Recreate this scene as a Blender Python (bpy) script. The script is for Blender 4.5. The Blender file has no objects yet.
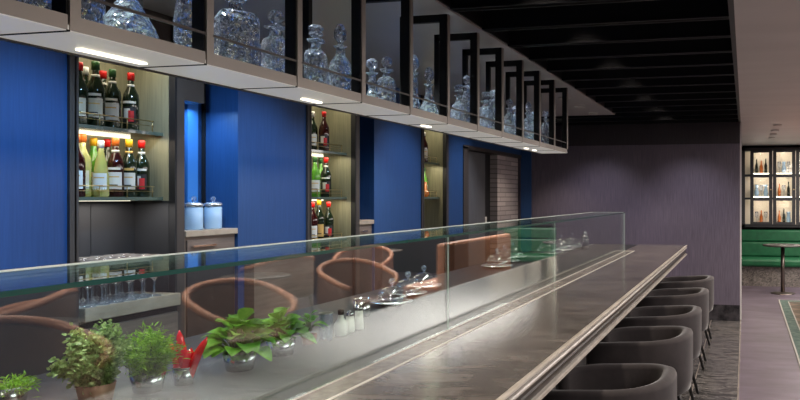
import bpy, bmesh, math, random
from mathutils import Vector, Matrix
random.seed(7)
PI = math.pi
sc = bpy.context.scene
col = sc.collection

# ------------------------------------------------------------------ materials
def nodes_of(m):
    m.use_nodes = True
    return m.node_tree.nodes, m.node_tree.links

def pbr(name, color, rough=0.5, metal=0.0, coat=0.0, spec=0.5, trans=0.0, ior=1.45, emit=None, estr=0.0):
    m = bpy.data.materials.new(name)
    n, l = nodes_of(m)
    b = n['Principled BSDF']
    b.inputs['Base Color'].default_value = (*color, 1)
    b.inputs['Roughness'].default_value = rough
    b.inputs['Metallic'].default_value = metal
    b.inputs['Coat Weight'].default_value = coat
    b.inputs['Specular IOR Level'].default_value = spec
    b.inputs['Transmission Weight'].default_value = trans
    b.inputs['IOR'].default_value = ior
    if emit:
        b.inputs['Emission Color'].default_value = (*emit, 1)
        b.inputs['Emission Strength'].default_value = estr
    return m

def noisy(name, c1, c2, scale=(5, 5, 5), nscale=4.0, detail=6, rough=0.5, coat=0.0, lo=0.35, hi=0.65, bump=0.0, metal=0.0, spec=0.5, distortion=0.0):
    """two colours mixed by an (optionally stretched) noise in object space"""
    m = pbr(name, c1, rough, metal, coat, spec)
    n, l = nodes_of(m)
    b = n['Principled BSDF']
    tc = n.new('ShaderNodeTexCoord'); mp = n.new('ShaderNodeMapping')
    mp.inputs['Scale'].default_value = scale
    nz = n.new('ShaderNodeTexNoise'); nz.inputs['Scale'].default_value = nscale
    nz.inputs['Detail'].default_value = detail; nz.inputs['Roughness'].default_value = 0.6
    nz.inputs['Distortion'].default_value = distortion
    rp = n.new('ShaderNodeValToRGB')
    rp.color_ramp.elements[0].position = lo; rp.color_ramp.elements[0].color = (*c1, 1)
    rp.color_ramp.elements[1].position = hi; rp.color_ramp.elements[1].color = (*c2, 1)
    l.new(tc.outputs['Object'], mp.inputs['Vector']); l.new(mp.outputs['Vector'], nz.inputs['Vector'])
    l.new(nz.outputs['Fac'], rp.inputs['Fac']); l.new(rp.outputs['Color'], b.inputs['Base Color'])
    if bump:
        bp = n.new('ShaderNodeBump'); bp.inputs['Strength'].default_value = bump
        bp.inputs['Distance'].default_value = 0.01
        l.new(nz.outputs['Fac'], bp.inputs['Height']); l.new(bp.outputs['Normal'], b.inputs['Normal'])
    return m

def clear_glass(name, tint=(1, 1, 1), ior=1.5, rough=0.0, boost=1.0):
    """thin clear pane: fresnel mix of transparent and mirror"""
    m = bpy.data.materials.new(name)
    n, l = nodes_of(m)
    n.remove(n['Principled BSDF'])
    out = n['Material Output']
    tr = n.new('ShaderNodeBsdfTransparent'); tr.inputs['Color'].default_value = (*tint, 1)
    gl = n.new('ShaderNodeBsdfGlossy'); gl.inputs['Roughness'].default_value = rough
    gl.inputs['Color'].default_value = (1, 1, 1, 1)
    fr = n.new('ShaderNodeFresnel'); fr.inputs['IOR'].default_value = ior
    ge = n.new('ShaderNodeNewGeometry'); iv = n.new('ShaderNodeMath'); iv.operation = 'POWER'; iv.inputs[0].default_value = ior
    sg = n.new('ShaderNodeMath'); sg.operation = 'MULTIPLY_ADD'; sg.inputs[1].default_value = -2; sg.inputs[2].default_value = 1
    l.new(ge.outputs['Backfacing'], sg.inputs[0]); l.new(sg.outputs[0], iv.inputs[1]); l.new(iv.outputs[0], fr.inputs['IOR'])
    mu = n.new('ShaderNodeMath'); mu.operation = 'MULTIPLY'; mu.inputs[1].default_value = boost; mu.use_clamp = True
    mx = n.new('ShaderNodeMixShader')
    l.new(fr.outputs['Fac'], mu.inputs[0]); l.new(mu.outputs[0], mx.inputs['Fac'])
    l.new(tr.outputs[0], mx.inputs[1]); l.new(gl.outputs[0], mx.inputs[2])
    l.new(mx.outputs[0], out.inputs['Surface'])
    return m

def crystal(name, tint=(0.93, 0.96, 1.0), cut=True, glassfac=0.85):
    """cut crystal: refractive glass with a diamond-cut bump"""
    m = bpy.data.materials.new(name)
    n, l = nodes_of(m)
    n.remove(n['Principled BSDF'])
    out = n['Material Output']
    g = n.new('ShaderNodeBsdfGlass'); g.inputs['IOR'].default_value = 1.5; g.inputs['Roughness'].default_value = 0.02
    g.inputs['Color'].default_value = (*tint, 1)
    d = n.new('ShaderNodeBsdfDiffuse'); d.inputs['Color'].default_value = (0.75, 0.85, 1.0, 1)
    t = n.new('ShaderNodeBsdfTransparent'); t.inputs['Color'].default_value = (*tint, 1)
    mx = n.new('ShaderNodeMixShader'); mx.inputs['Fac'].default_value = glassfac
    m2 = n.new('ShaderNodeMixShader'); m2.inputs['Fac'].default_value = 0.07 if cut else 0.08
    l.new(t.outputs[0], mx.inputs[1]); l.new(g.outputs[0], mx.inputs[2])
    l.new(mx.outputs[0], m2.inputs[1]); l.new(d.outputs[0], m2.inputs[2]); l.new(m2.outputs[0], out.inputs['Surface'])
    if cut:
        tc = n.new('ShaderNodeTexCoord'); v = n.new('ShaderNodeTexVoronoi'); v.inputs['Scale'].default_value = 45
        bp = n.new('ShaderNodeBump'); bp.inputs['Strength'].default_value = 0.9; bp.inputs['Distance'].default_value = 0.012
        l.new(tc.outputs['Object'], v.inputs['Vector']); l.new(v.outputs['Distance'], bp.inputs['Height'])
        l.new(bp.outputs['Normal'], g.inputs['Normal']); l.new(bp.outputs['Normal'], d.inputs['Normal'])
    return m

def leafy(name, c1, c2, nscale=30):
    m = noisy(name, c1, c2, (1, 1, 1), nscale, 2, rough=0.45, lo=0.4, hi=0.6)
    n, l = nodes_of(m)
    b = n['Principled BSDF']; out = n['Material Output']
    tl = n.new('ShaderNodeBsdfTranslucent'); tl.inputs['Color'].default_value = (*c2, 1)
    mx = n.new('ShaderNodeMixShader'); mx.inputs['Fac'].default_value = 0.3
    l.new(b.outputs[0], mx.inputs[1]); l.new(tl.outputs[0], mx.inputs[2]); l.new(mx.outputs[0], out.inputs['Surface'])
    return m

M = {}
M['blue'] = noisy('blue_panel', (0.013, 0.054, 0.165), (0.020, 0.070, 0.205), (8, 8, 0.35), 14, 5, rough=0.42, lo=0.3, hi=0.7)
M['dark_top'] = pbr('dark_table_top', (0.035, 0.03, 0.028), 0.35)
M['blue_lit'] = pbr('blue_panel_lit', (0.04, 0.17, 0.45), 0.4)  # blue glow of the recess put into a paler panel colour
M['led_soft'] = pbr('niche_led', (1, 1, 1), 0.5, emit=(1.0, 0.92, 0.68), estr=1.1)
M['bronze_base'] = pbr('bronze_base', (0.14, 0.115, 0.10), 0.3, 0.8)
M['bronze'] = pbr('dark_bronze', (0.075, 0.062, 0.055), 0.45, 0.3)
M['black'] = pbr('black_paint', (0.010, 0.010, 0.012), 0.55)
M['black_panel'] = pbr('black_panel', (0.022, 0.022, 0.024), 0.5)
M['beam'] = pbr('beam_black', (0.006, 0.006, 0.008), 0.42)
M['void'] = pbr('void_black', (0.004, 0.004, 0.005), 0.8)
M['olive'] = noisy('niche_veneer', (0.19, 0.18, 0.115), (0.25, 0.235, 0.155), (10, 10, 0.5), 10, 5, rough=0.5)
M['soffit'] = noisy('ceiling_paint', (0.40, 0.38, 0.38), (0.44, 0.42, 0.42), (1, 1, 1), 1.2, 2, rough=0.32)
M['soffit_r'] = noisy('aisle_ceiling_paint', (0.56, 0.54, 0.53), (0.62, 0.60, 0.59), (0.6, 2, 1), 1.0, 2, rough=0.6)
M['veneer'] = noisy('purple_veneer', (0.095, 0.080, 0.105), (0.155, 0.132, 0.170), (9, 9, 0.25), 16, 6, rough=0.45)
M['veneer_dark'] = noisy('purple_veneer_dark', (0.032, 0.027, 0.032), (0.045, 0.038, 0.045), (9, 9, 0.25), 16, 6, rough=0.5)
M['plinth'] = noisy('plinth_stone', (0.015, 0.014, 0.016), (0.06, 0.055, 0.06), (1, 1, 1), 9, 6, rough=0.25)
M['marble'] = noisy('bar_stone', (0.070, 0.060, 0.055), (0.195, 0.174, 0.160), (1.6, 4.5, 3), 2.6, 12, rough=0.14, lo=0.3, hi=0.75, distortion=0.8)
M['stone_edge'] = noisy('bar_stone_edge', (0.36, 0.32, 0.275), (0.50, 0.455, 0.40), (3, 1, 3), 8, 5, rough=0.3)
M['stone_mid'] = noisy('bar_stone_groove', (0.014, 0.010, 0.008), (0.035, 0.027, 0.021), (3, 1, 3), 8, 5, rough=0.35)
M['inlay'] = noisy('inlay_stone', (0.13, 0.112, 0.10), (0.24, 0.21, 0.19), (3, 3, 3), 9, 5, rough=0.25)
M['white_stone'] = pbr('white_stone', (0.62, 0.58, 0.54), 0.28)
M['steel_dark'] = noisy('prep_counter', (0.018, 0.019, 0.022), (0.03, 0.032, 0.037), (1, 6, 1), 6, 4, rough=0.38, spec=0.3)
M['bar_front'] = noisy('bar_front', (0.03, 0.028, 0.03), (0.05, 0.045, 0.045), (1, 1, 1), 9, 5, rough=0.5)
M['fascia'] = pbr('fascia_bronze', (0.34, 0.305, 0.27), 0.4, 0.3)
M['rack_black'] = pbr('rack_black', (0.006, 0.0055, 0.0055), 0.55, spec=0.25)
M['rack_under'] = pbr('underside_glow', (0.82, 0.80, 0.76), 0.3, emit=(1.0, .95, .88), estr=0.17)  # faint emission added to brighten the rack's underside
M['pane'] = clear_glass('clear_pane', (0.90, 0.955, 0.935), 1.5, 0.0, 1.35)
M['pane_top'] = clear_glass('clear_shelf_pane', (0.80, 0.90, 0.88), 1.5, 0.0, 1.0)
M['glass_edge_dark'] = pbr('glass_edge_green', (0.015, 0.085, 0.070), 0.12, 0, 0.5)
M['glass_edge_light'] = pbr('glass_edge_pale', (0.85, 0.92, 0.88), 0.2, 0, 0.5)
M['crystal'] = crystal('cut_crystal')
M['crystal_plain'] = crystal('clear_crystal', cut=False, glassfac=0.65)
M['thin_glass'] = clear_glass('thin_glass', (0.93, 0.95, 0.96), 1.6, 0.05, 2.6)
M['shelf_glass'] = pbr('shelf_edge', (0.10, 0.13, 0.10), 0.15, 0.0, 0.6)
M['brass'] = pbr('aged_brass', (0.45, 0.34, 0.16), 0.3, 0.9)
M['chrome'] = pbr('chrome', (0.75, 0.75, 0.76), 0.12, 1.0)
M['led'] = pbr('led_diffuser', (1, 1, 1), 0.5, emit=(1.0, 0.93, 0.70), estr=3)
M['led_bar'] = pbr('led_bar_diffuser', (1, 1, 1), 0.5, emit=(1.0, 0.9, 0.68), estr=3)
M['lamp'] = pbr('lamp_diffuser', (1, 1, 1), 0.5, emit=(1.0, 0.90, 0.78), estr=14)
M['trim_white'] = pbr('lamp_trim', (0.6, 0.58, 0.56), 0.4)
M['velvet'] = noisy('charcoal_velvet', (0.022, 0.018, 0.019), (0.034, 0.027, 0.029), (1, 1, 1), 10, 4, rough=0.85)
M['velvet'].node_tree.nodes['Principled BSDF'].inputs['Sheen Weight'].default_value = 0.25
M['velvet'].node_tree.nodes['Principled BSDF'].inputs['Sheen Roughness'].default_value = 0.35
M['leg'] = pbr('leg_black', (0.008, 0.007, 0.007), 0.4)
M['leather'] = noisy('tan_leather', (0.50, 0.22, 0.13), (0.60, 0.28, 0.17), (1, 1, 1), 12, 4, rough=0.42)
M['leather_in'] = noisy('brown_leather', (0.20, 0.115, 0.09), (0.25, 0.145, 0.115), (1, 1, 1), 12, 4, rough=0.5)
M['wood_table'] = noisy('table_top', (0.10, 0.08, 0.07), (0.16, 0.13, 0.115), (1, 6, 1), 5, 5, rough=0.3)
M['green'] = noisy('green_leather', (0.006, 0.072, 0.028), (0.010, 0.098, 0.038), (1, 1, 1), 10, 3, rough=0.4)
M['green_pat'] = noisy('patterned_skirt', (0.05, 0.045, 0.04), (0.22, 0.19, 0.17), (2, 2, 3), 6, 6, rough=0.6, distortion=2.0)
M['aisle'] = noisy('aisle_floor', (0.050, 0.036, 0.046), (0.118, 0.094, 0.122), (1.2, 3.5, 1), 1.4, 7, rough=0.42, lo=0.3, hi=0.7)
M['jar_lid'] = pbr('jar_lid', (0.8, 0.8, 0.8), 0.25, 0.8)
M['jar_blue'] = pbr('blue_and_bluelit_glass', (0.55, 0.78, 1.0), 0.15, 0, 0.3, 0.5, 0.35)  # blue light on the jars put into the glass colour; vases share it
M['counter_pale'] = noisy('pale_worktop', (0.36, 0.285, 0.21), (0.46, 0.37, 0.28), (2, 2, 2), 5, 5, rough=0.35)
M['wood_front'] = noisy('brown_front', (0.14, 0.10, 0.08), (0.20, 0.15, 0.12), (0.6, 0.6, 8), 6, 5, rough=0.4)
M['grey_door'] = noisy('grey_door', (0.10, 0.10, 0.105), (0.13, 0.13, 0.135), (8, 8, 0.5), 8, 4, rough=0.4)
M['pot_clay'] = noisy('clay_pot', (0.26, 0.13, 0.085), (0.34, 0.18, 0.12), (1, 1, 1), 20, 4, rough=0.7)
M['pot_steel'] = pbr('steel_pot', (0.55, 0.56, 0.58), 0.22, 1.0)
M['soil'] = pbr('soil', (0.03, 0.02, 0.015), 0.9)
M['stem'] = pbr('stem', (0.12, 0.18, 0.05), 0.6)
M['thyme'] = leafy('small_leaves', (0.06, 0.16, 0.03), (0.48, 0.62, 0.24), 60)
M['dill'] = leafy('feathery_leaves', (0.13, 0.32, 0.02), (0.36, 0.60, 0.06), 40)
M['basil'] = leafy('basil_leaves', (0.05, 0.22, 0.015), (0.26, 0.56, 0.07), 14)
M['chili'] = pbr('red_chili', (0.80, 0.008, 0.018), 0.18, 0, 0.6)
M['white'] = pbr('white_ceramic', (0.82, 0.80, 0.77), 0.3)
M['paper'] = pbr('label_paper', (0.62, 0.54, 0.40), 0.7)
M['paper_white'] = pbr('label_white', (0.72, 0.70, 0.64), 0.7)
M['paper_red'] = pbr('label_red', (0.55, 0.02, 0.02), 0.6)
M['paper_dark'] = pbr('label_dark', (0.02, 0.018, 0.02), 0.5)
M['paper_gold'] = pbr('label_gold', (0.65, 0.40, 0.12), 0.4)
M['cap_red'] = pbr('cap_red', (0.62, 0.012, 0.010), 0.35)
M['cap_yellow'] = pbr('cap_yellow', (0.80, 0.42, 0.02), 0.35)
M['cap_green'] = pbr('cap_green', (0.03, 0.10, 0.03), 0.35)
M['cap_white'] = pbr('cap_white', (0.75, 0.75, 0.70), 0.35)
M['cap_orange'] = pbr('cap_orange', (0.65, 0.14, 0.02), 0.35)
M['cap_black'] = pbr('cap_black', (0.01, 0.01, 0.01), 0.35)
M['b_dark'] = pbr('bottle_dark', (0.010, 0.018, 0.008), 0.08, 0, 0.6)
M['b_red'] = pbr('bottle_red_dark', (0.030, 0.004, 0.004), 0.08, 0, 0.6)
M['b_green'] = pbr('bottle_green', (0.16, 0.50, 0.04), 0.06, 0, 0.6, 0.5, 0.5)
M['b_yellow'] = pbr('bottle_yellow', (0.85, 0.80, 0.28), 0.06, 0, 0.6, 0.5, 0.55)
M['b_orange'] = pbr('bottle_orange', (0.75, 0.22, 0.04), 0.1, 0, 0.6, 0.5, 0.4)
M['door_glass'] = clear_glass('door_glass', (0.95, 0.95, 0.95), 1.45, 0.0, 1.0)
M['shelf_back'] = pbr('lit_cabinet_back', (0.75, 0.66, 0.52), 0.6)

def brick_mat():
    m = pbr('stone_strips', (0.25, 0.2, 0.19), 0.5)
    n, l = nodes_of(m); b = n['Principled BSDF']
    tc = n.new('ShaderNodeTexCoord'); sep = n.new('ShaderNodeSeparateXYZ'); cmb = n.new('ShaderNodeCombineXYZ')
    br = n.new('ShaderNodeTexBrick'); br.inputs['Scale'].default_value = 1.0
    br.inputs['Brick Width'].default_value = 0.42; br.inputs['Row Height'].default_value = 0.06
    br.inputs['Mortar Size'].default_value = 0.006
    br.inputs['Color1'].default_value = (0.36, 0.31, 0.31, 1); br.inputs['Color2'].default_value = (0.55, 0.48, 0.47, 1)
    br.inputs['Mortar'].default_value = (0.20, 0.17, 0.17, 1)
    l.new(tc.outputs['Object'], sep.inputs[0]); l.new(sep.outputs['Y'], cmb.inputs['X']); l.new(sep.outputs['Z'], cmb.inputs['Y'])
    l.new(cmb.outputs[0], br.inputs['Vector']); l.new(br.outputs['Color'], b.inputs['Base Color'])
    return m
M['brick'] = brick_mat()

def floor_mat():
    """black marble with fine pale veins"""
    m = pbr('black_marble', (0.03, 0.03, 0.03), 0.22)
    n, l = nodes_of(m); b = n['Principled BSDF']
    tc = n.new('ShaderNodeTexCoord'); mp = n.new('ShaderNodeMapping'); mp.inputs['Scale'].default_value = (1.3, 5, 1)
    nz = n.new('ShaderNodeTexNoise'); nz.inputs['Scale'].default_value = 2.6; nz.inputs['Detail'].default_value = 10
    nz.inputs['Roughness'].default_value = 0.7; nz.inputs['Distortion'].default_value = 1.6
    rp = n.new('ShaderNodeValToRGB')
    e = rp.color_ramp.elements
    e[0].position = 0.36; e[0].color = (0.012, 0.0115, 0.011, 1)
    e[1].position = 0.50; e[1].color = (0.13, 0.12, 0.115, 1)
    x = e.new(0.56); x.color = (0.022, 0.021, 0.020, 1)
    x = e.new(0.70); x.color = (0.05, 0.046, 0.043, 1)
    l.new(tc.outputs['Object'], mp.inputs[0]); l.new(mp.outputs[0], nz.inputs['Vector'])
    l.new(nz.outputs['Fac'], rp.inputs['Fac']); l.new(rp.outputs['Color'], b.inputs['Base Color'])
    return m
M['floor'] = floor_mat()

def rug_mat():
    m = pbr('rug_pile', (0.05, 0.11, 0.08), 0.9)
    n, l = nodes_of(m); b = n['Principled BSDF']
    tc = n.new('ShaderNodeTexCoord'); mp = n.new('ShaderNodeMapping')
    mp.inputs['Rotation'].default_value = (0, 0, math.radians(45)); mp.inputs['Scale'].default_value = (3.2, 3.2, 3.2)
    ck = n.new('ShaderNodeTexChecker'); ck.inputs['Scale'].default_value = 1.0
    ck.inputs['Color1'].default_value = (0.02, 0.045, 0.038, 1); ck.inputs['Color2'].default_value = (0.12, 0.105, 0.085, 1)
    nz = n.new('ShaderNodeTexNoise'); nz.inputs['Scale'].default_value = 9
    mx = n.new('ShaderNodeMix'); mx.data_type = 'RGBA'; mx.inputs[7].default_value = (0.10, 0.05, 0.03, 1)
    l.new(tc.outputs['Object'], mp.inputs[0]); l.new(mp.outputs[0], ck.inputs['Vector'])
    l.new(tc.outputs['Object'], nz.inputs['Vector']); l.new(nz.outputs['Fac'], mx.inputs[0])
    l.new(ck.outputs['Color'], mx.inputs[6]); l.new(mx.outputs[2], b.inputs['Base Color'])
    mx.inputs[0].default_value = 0.2
    return m
M['rug'] = rug_mat()
M['rug_border'] = noisy('rug_border', (0.022, 0.042, 0.036), (0.065, 0.095, 0.08), (1, 1, 1), 12, 5, rough=0.9)
M['rug_line'] = pbr('rug_line', (0.24, 0.23, 0.21), 0.9)

# ------------------------------------------------------------------ mesh builder
class MB:
    def __init__(s): s.v = []; s.f = []; s.smooth = []
    def add(s, vs, fs, smooth=False):
        o = len(s.v); s.v += [tuple(v) for v in vs]
        for f in fs: s.f.append(tuple(i + o for i in f)); s.smooth.append(smooth)
        return s
    def box(s, x0, x1, y0, y1, z0, z1):
        v = [(x0, y0, z0), (x1, y0, z0), (x1, y1, z0), (x0, y1, z0), (x0, y0, z1), (x1, y0, z1), (x1, y1, z1), (x0, y1, z1)]
        return s.add(v, [(0, 3, 2, 1), (4, 5, 6, 7), (0, 1, 5, 4), (1, 2, 6, 5), (2, 3, 7, 6), (3, 0, 4, 7)])
    def lathe(s, prof, seg=24, c=(0, 0, 0), smooth=True, square=0.0, rot=0.0, sx=1.0, sy=1.0):
        """prof = [(r, z)...]; square 0..1 pushes the section towards a square"""
        vs = []; fs = []; n = len(prof)
        for r, z in prof:
            for k in range(seg):
                a = 2 * PI * k / seg + rot
                q = 1.0
                if square:
                    q = 1 + square * (1 / max(abs(math.cos(a - rot)), abs(math.sin(a - rot))) - 1)
                vs.append((c[0] + r * q * math.cos(a) * sx, c[1] + r * q * math.sin(a) * sy, c[2] + z))
        for i in range(n - 1):
            for k in range(seg):
                a = i * seg + k; b = i * seg + (k + 1) % seg
                fs.append((a, b, b + seg, a + seg))
        if prof[0][0] > 1e-6: fs.append(tuple(range(seg - 1, -1, -1)))
        if prof[-1][0] > 1e-6: fs.append(tuple((n - 1) * seg + k for k in range(seg)))
        return s.add(vs, fs, smooth)
    def cyl(s, c, r, h, seg=20, smooth=True):
        return s.lathe([(r, 0), (r, h)], seg, c, smooth)
    def tube(s, pts, r, seg=8, r2=None):
        pts = [Vector(p) for p in pts]; n = len(pts); vs = []; fs = []
        for i, p in enumerate(pts):
            t = (pts[min(i + 1, n - 1)] - pts[max(i - 1, 0)]).normalized()
            up = Vector((0, 0, 1)) if abs(t.z) < 0.9 else Vector((1, 0, 0))
            a = t.cross(up).normalized(); b = t.cross(a).normalized()
            rr = r if r2 is None else r + (r2 - r) * i / (n - 1)
            for k in range(seg):
                w = 2 * PI * k / seg
                vs.append(p + a * math.cos(w) * rr + b * math.sin(w) * rr)
        for i in range(n - 1):
            for k in range(seg):
                q = i * seg + k; w = i * seg + (k + 1) % seg
                fs.append((q, w, w + seg, q + seg))
        fs.append(tuple(range(seg - 1, -1, -1))); fs.append(tuple((n - 1) * seg + k for k in range(seg)))
        return s.add(vs, fs, True)
    def prism_y(s, poly, y0, y1):
        """poly = [(x, z)...] swept along Y"""
        n = len(poly)
        vs = [(x, y0, z) for x, z in poly] + [(x, y1, z) for x, z in poly]
        fs = [(i, (i + 1) % n, (i + 1) % n + n, i + n) for i in range(n)] + [tuple(range(n - 1, -1, -1)), tuple(range(n, 2 * n))]
        return s.add(vs, fs)

def label_arc(r0, r1, z0, z1, a0=-130, a1=20, seg=12):
    m = MB(); vs = []; fs = []
    for k in range(seg + 1):
        a = math.radians(a0 + (a1 - a0) * k / seg)
        for r, z in ((r0, z0), (r0, z1), (r1, z1), (r1, z0)): vs.append((r * math.cos(a), r * math.sin(a), z))
    for k in range(seg):
        for j in range(4): a = k * 4 + j; b = k * 4 + (j + 1) % 4; fs.append((a, b, b + 4, a + 4))
    fs += [(0, 1, 2, 3), (seg * 4 + 3, seg * 4 + 2, seg * 4 + 1, seg * 4)]
    return m.add(vs, fs, False)

def obj(name, mb, mat, parent=None, loc=(0, 0, 0), bevel=0.0, rotz=0.0, autosm=False, subsurf=0):
    me = bpy.data.meshes.new(name)
    me.from_pydata(mb.v, [], mb.f)
    me.polygons.foreach_set('use_smooth', mb.smooth)
    bm = bmesh.new(); bm.from_mesh(me)
    bmesh.ops.recalc_face_normals(bm, faces=bm.faces); bm.to_mesh(me); bm.free()
    me.materials.append(mat)
    o = bpy.data.objects.new(name, me); col.objects.link(o)
    o.location = loc; o.rotation_euler.z = rotz
    if parent: o.parent = parent
    if bevel:
        b = o.modifiers.new('bevel', 'BEVEL'); b.width = bevel; b.segments = 2; b.limit_method = 'ANGLE'
    if subsurf:
        b = o.modifiers.new('sub', 'SUBSURF'); b.levels = subsurf; b.render_levels = subsurf
    return o

def tag(o, label, cat, group=None):
    o['label'] = label; o['category'] = cat
    if group: o['group'] = group
    return o

def thing(name, label, cat, loc=(0, 0, 0), rotz=0.0, group=None):
    o = bpy.data.objects.new(name, None); col.objects.link(o)
    o.location = loc; o.rotation_euler.z = rotz; o.empty_display_size = 0.1
    return tag(o, label, cat, group)

def struct(name, mb, mat, **k):
    o = obj(name, mb, mat, **k); o['kind'] = 'structure'; return o

def dup(root, loc, rotz=None, label=None, group=None, scale=None):
    r = root.copy(); col.objects.link(r); r.location = loc
    if rotz is not None: r.rotation_euler.z = rotz
    if label: r['label'] = label
    if group: r['group'] = group
    if scale: r.scale = scale
    for ch in list(root.children):
        c = ch.copy(); col.objects.link(c); c.parent = r
        for g in list(ch.children):
            d = g.copy(); col.objects.link(d); d.parent = c
    return r

# ------------------------------------------------------------------ setting
CEIL = 2.60; WX = -3.05
struct('floor', MB().box(-3.6, -0.06, -2.5, 9.5, -0.1, 0), M['floor'])
struct('floor', MB().box(-0.05, 6.5, -2.5, 14.2, -0.1, 0), M['aisle'])
struct('floor', MB().box(-3.6, -0.05, 9.5, 14.2, -0.1, 0), M['aisle'])
struct('trim_1', MB().box(-0.062, -0.048, -2.5, 9.34, -0.09, 0.004), M['inlay'])
struct('trim_2', MB().box(-0.438, -0.428, -2.5, 9.34, -0.09, 0.003), M['inlay'])
struct('ceiling', MB().box(-3.6, -1.515, -2.5, 8.2, CEIL, CEIL + 0.5), M['soffit'])
struct('ceiling', MB().box(-0.055, 6.5, -2.5, 14.2, CEIL, CEIL + 0.1).box(-3.6, -0.055, 9.5, 14.2, CEIL, CEIL + 0.1), M['soffit_r'])
struct('ceiling', MB().box(-3.6, 6.5, -2.5, 14.2, CEIL + 0.5, CEIL + 0.6), M['void'])
struct('trim_3', MB().box(-0.085, -0.055, -2.5, 9.34, CEIL, CEIL + 0.5), M['beam'])
struct('trim_40', MB().box(-1.515, -1.505, -2.5, 8.2, CEIL + .01, CEIL + 0.5), M['beam'])
# slatted black ceiling above the bar
for i in range(22):
    y = 3.88 + 0.455 * (i - 9)
    b = MB()
    x0 = -1.505 if y < 8.2 else -3.4
    b.box(x0, -0.085, y, y + 0.035, CEIL, CEIL + 0.27)
    b.box(x0, -0.085, y - 0.014, y + 0.049, CEIL + 0.0, CEIL + 0.010)
    struct('trim_%d' % (i + 10), b, M['beam'])
struct('wall_front', MB().box(-3.4, -0.065, 9.34, 9.5, 0.20, 2.32).box(-3.4, -0.065, 9.36, 9.5, 2.32, CEIL + 0.5), M['veneer'])
struct('trim_4', MB().box(-3.4, -0.065, 9.335, 9.36, 2.32, CEIL), M['veneer_dark'])  # darker top band, shade put into the wall colour
struct('baseboard_front', MB().box(-3.4, -0.065, 9.325, 9.5, 0, 0.205), M['plinth'])
struct('trim_5', MB().box(-0.065, -0.045, 9.42, 9.50, 0, CEIL), M['trim_white'])
struct('wall_far', MB().box(-3.6, 6.5, 13.9, 14.2, 0, CEIL), M['veneer_dark'])
struct('wall_right', MB().box(6.2, 6.5, -2.5, 14.2, 0, CEIL), M['veneer'])
struct('wall_rear', MB().box(-3.6, 6.5, -2.7, -2.5, 0, CEIL + 0.5), M['veneer'])
struct('wall_left', MB().box(-3.75, -3.6, -2.5, 14.2, 0, CEIL + 0.5), M['black_panel'])
# blue panels that clad the left wall
bl = MB()
for y0, y1 in ((-2.5, 2.645), (3.755, 4.435), (5.37, 6.235), (6.855, 7.26)):
    bl.box(-3.6, WX, y0, y1, 0, CEIL)
bl.box(-3.6, WX, 7.26, 9.34, 2.18, CEIL)
bl.box(-3.6, -3.30, 3.345, 3.755, 0, CEIL).box(-3.6, -3.30, 5.12, 5.37, 0, CEIL)
bl.box(-3.05, -2.90, 9.30, 9.325, 0, 2.45)
struct('wall_left', bl, M['blue'])
struct('trim_6', MB().box(-3.3, -3.28, 3.742, 3.755, 0, CEIL), M['black'])
struct('trim_7', MB().box(-3.3, WX - 0.01, 3.345, 3.49, 2.16, CEIL), M['bronze'])
struct('trim_8', MB().box(-3.298, -3.27, 3.60, 3.68, 0, 2.2), M['blue_lit'])
# doorway at the end of the back bar
struct('wall_left', MB().box(-3.6, -3.20, 7.26, 9.34, 0, 2.18), M['black'])
struct('door_1', MB().box(-3.20, -3.12, 7.55, 8.12, 0, 2.15), M['grey_door'])
struct('wall_left', MB().box(-3.20, -3.10, 8.50, 9.33, 0, 2.16), M['brick'])
struct('trim_9', MB().box(-3.20, WX + 0.01, 7.26, 7.40, 0, 2.18).box(-3.20, WX + 0.01, 7.26, 9.33, 2.16, 2.20), M['bronze'])

# ------------------------------------------------------------------ bar counter
bar = thing('bar_counter', 'long grey stone bar counter with moulded edge and pale inlaid strip', 'bar counter', (-1.0, 4.0, 0))
def L(x): return x + 1.0
YA, YB = -1.5 - 4.0, 8.79 - 4.0   # local y range
top = MB().box(L(-1.197), L(-0.722), YA, YB, 0.985, 1.02).box(L(-1.315), L(-1.197), 7.70 - 4, YB, 0.985, 1.02)
obj('countertop', top, M['marble'], bar)
st = MB().box(L(-1.303), L(-1.209), YA, 7.69 - 4, 0.985, 1.0185)
obj('inlay_strip', st, M['inlay'], bar)
st = MB().box(L(-1.209), L(-1.197), YA, 7.70 - 4, 0.985, 1.022).box(L(-1.315), L(-1.303), YA, 7.70 - 4, 0.985, 1.022).box(L(-1.303), L(-1.209), 7.66 - 4, 7.70 - 4, 0.985, 1.021)
obj('strip_border', st, M['white_stone'], bar)
def nz_(pts, mat, dy): obj('edge_moulding', MB().prism_y([(L(x), z) for x, z in pts], YA, YB + dy), mat, bar)
nz_([(-0.722, 1.020), (-0.712, 1.020), (-0.706, 1.015), (-0.706, 1.008), (-0.711, 1.004), (-0.74, 1.004)], M['stone_edge'], .004)
nz_([(-0.74, 1.004), (-0.724, 1.004), (-0.724, 0.992), (-0.74, 0.992)], M['stone_mid'], 0)
nz_([(-0.74, 0.992), (-0.713, 0.992), (-0.709, 0.987), (-0.709, 0.981), (-0.713, 0.977), (-0.74, 0.977)], M['stone_edge'], .002)
nz_([(-0.76, 0.977), (-0.728, 0.977), (-0.728, 0.950), (-0.722, 0.944), (-0.728, 0.938), (-0.728, 0.915), (-0.76, 0.915)], M['stone_mid'], 0)
nz_([(-0.76, 0.915), (-0.713, 0.915), (-0.707, 0.910), (-0.707, 0.900), (-0.76, 0.896)], M['stone_edge'], .002)
obj('base_panel', MB().box(L(-1.6), L(-1.12), YA, YB, 0.10, 0.985).box(L(-1.12), L(-0.735), YB - 0.03, YB, 0.9, 0.985).box(L(-1.12), L(-0.76), YA, YB, 0.93, 0.985), M['bar_front'], bar)
obj('plinth', MB().box(L(-1.6), L(-1.16), YA, YB - 0.05, 0, 0.10), M['black'], bar)
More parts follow.
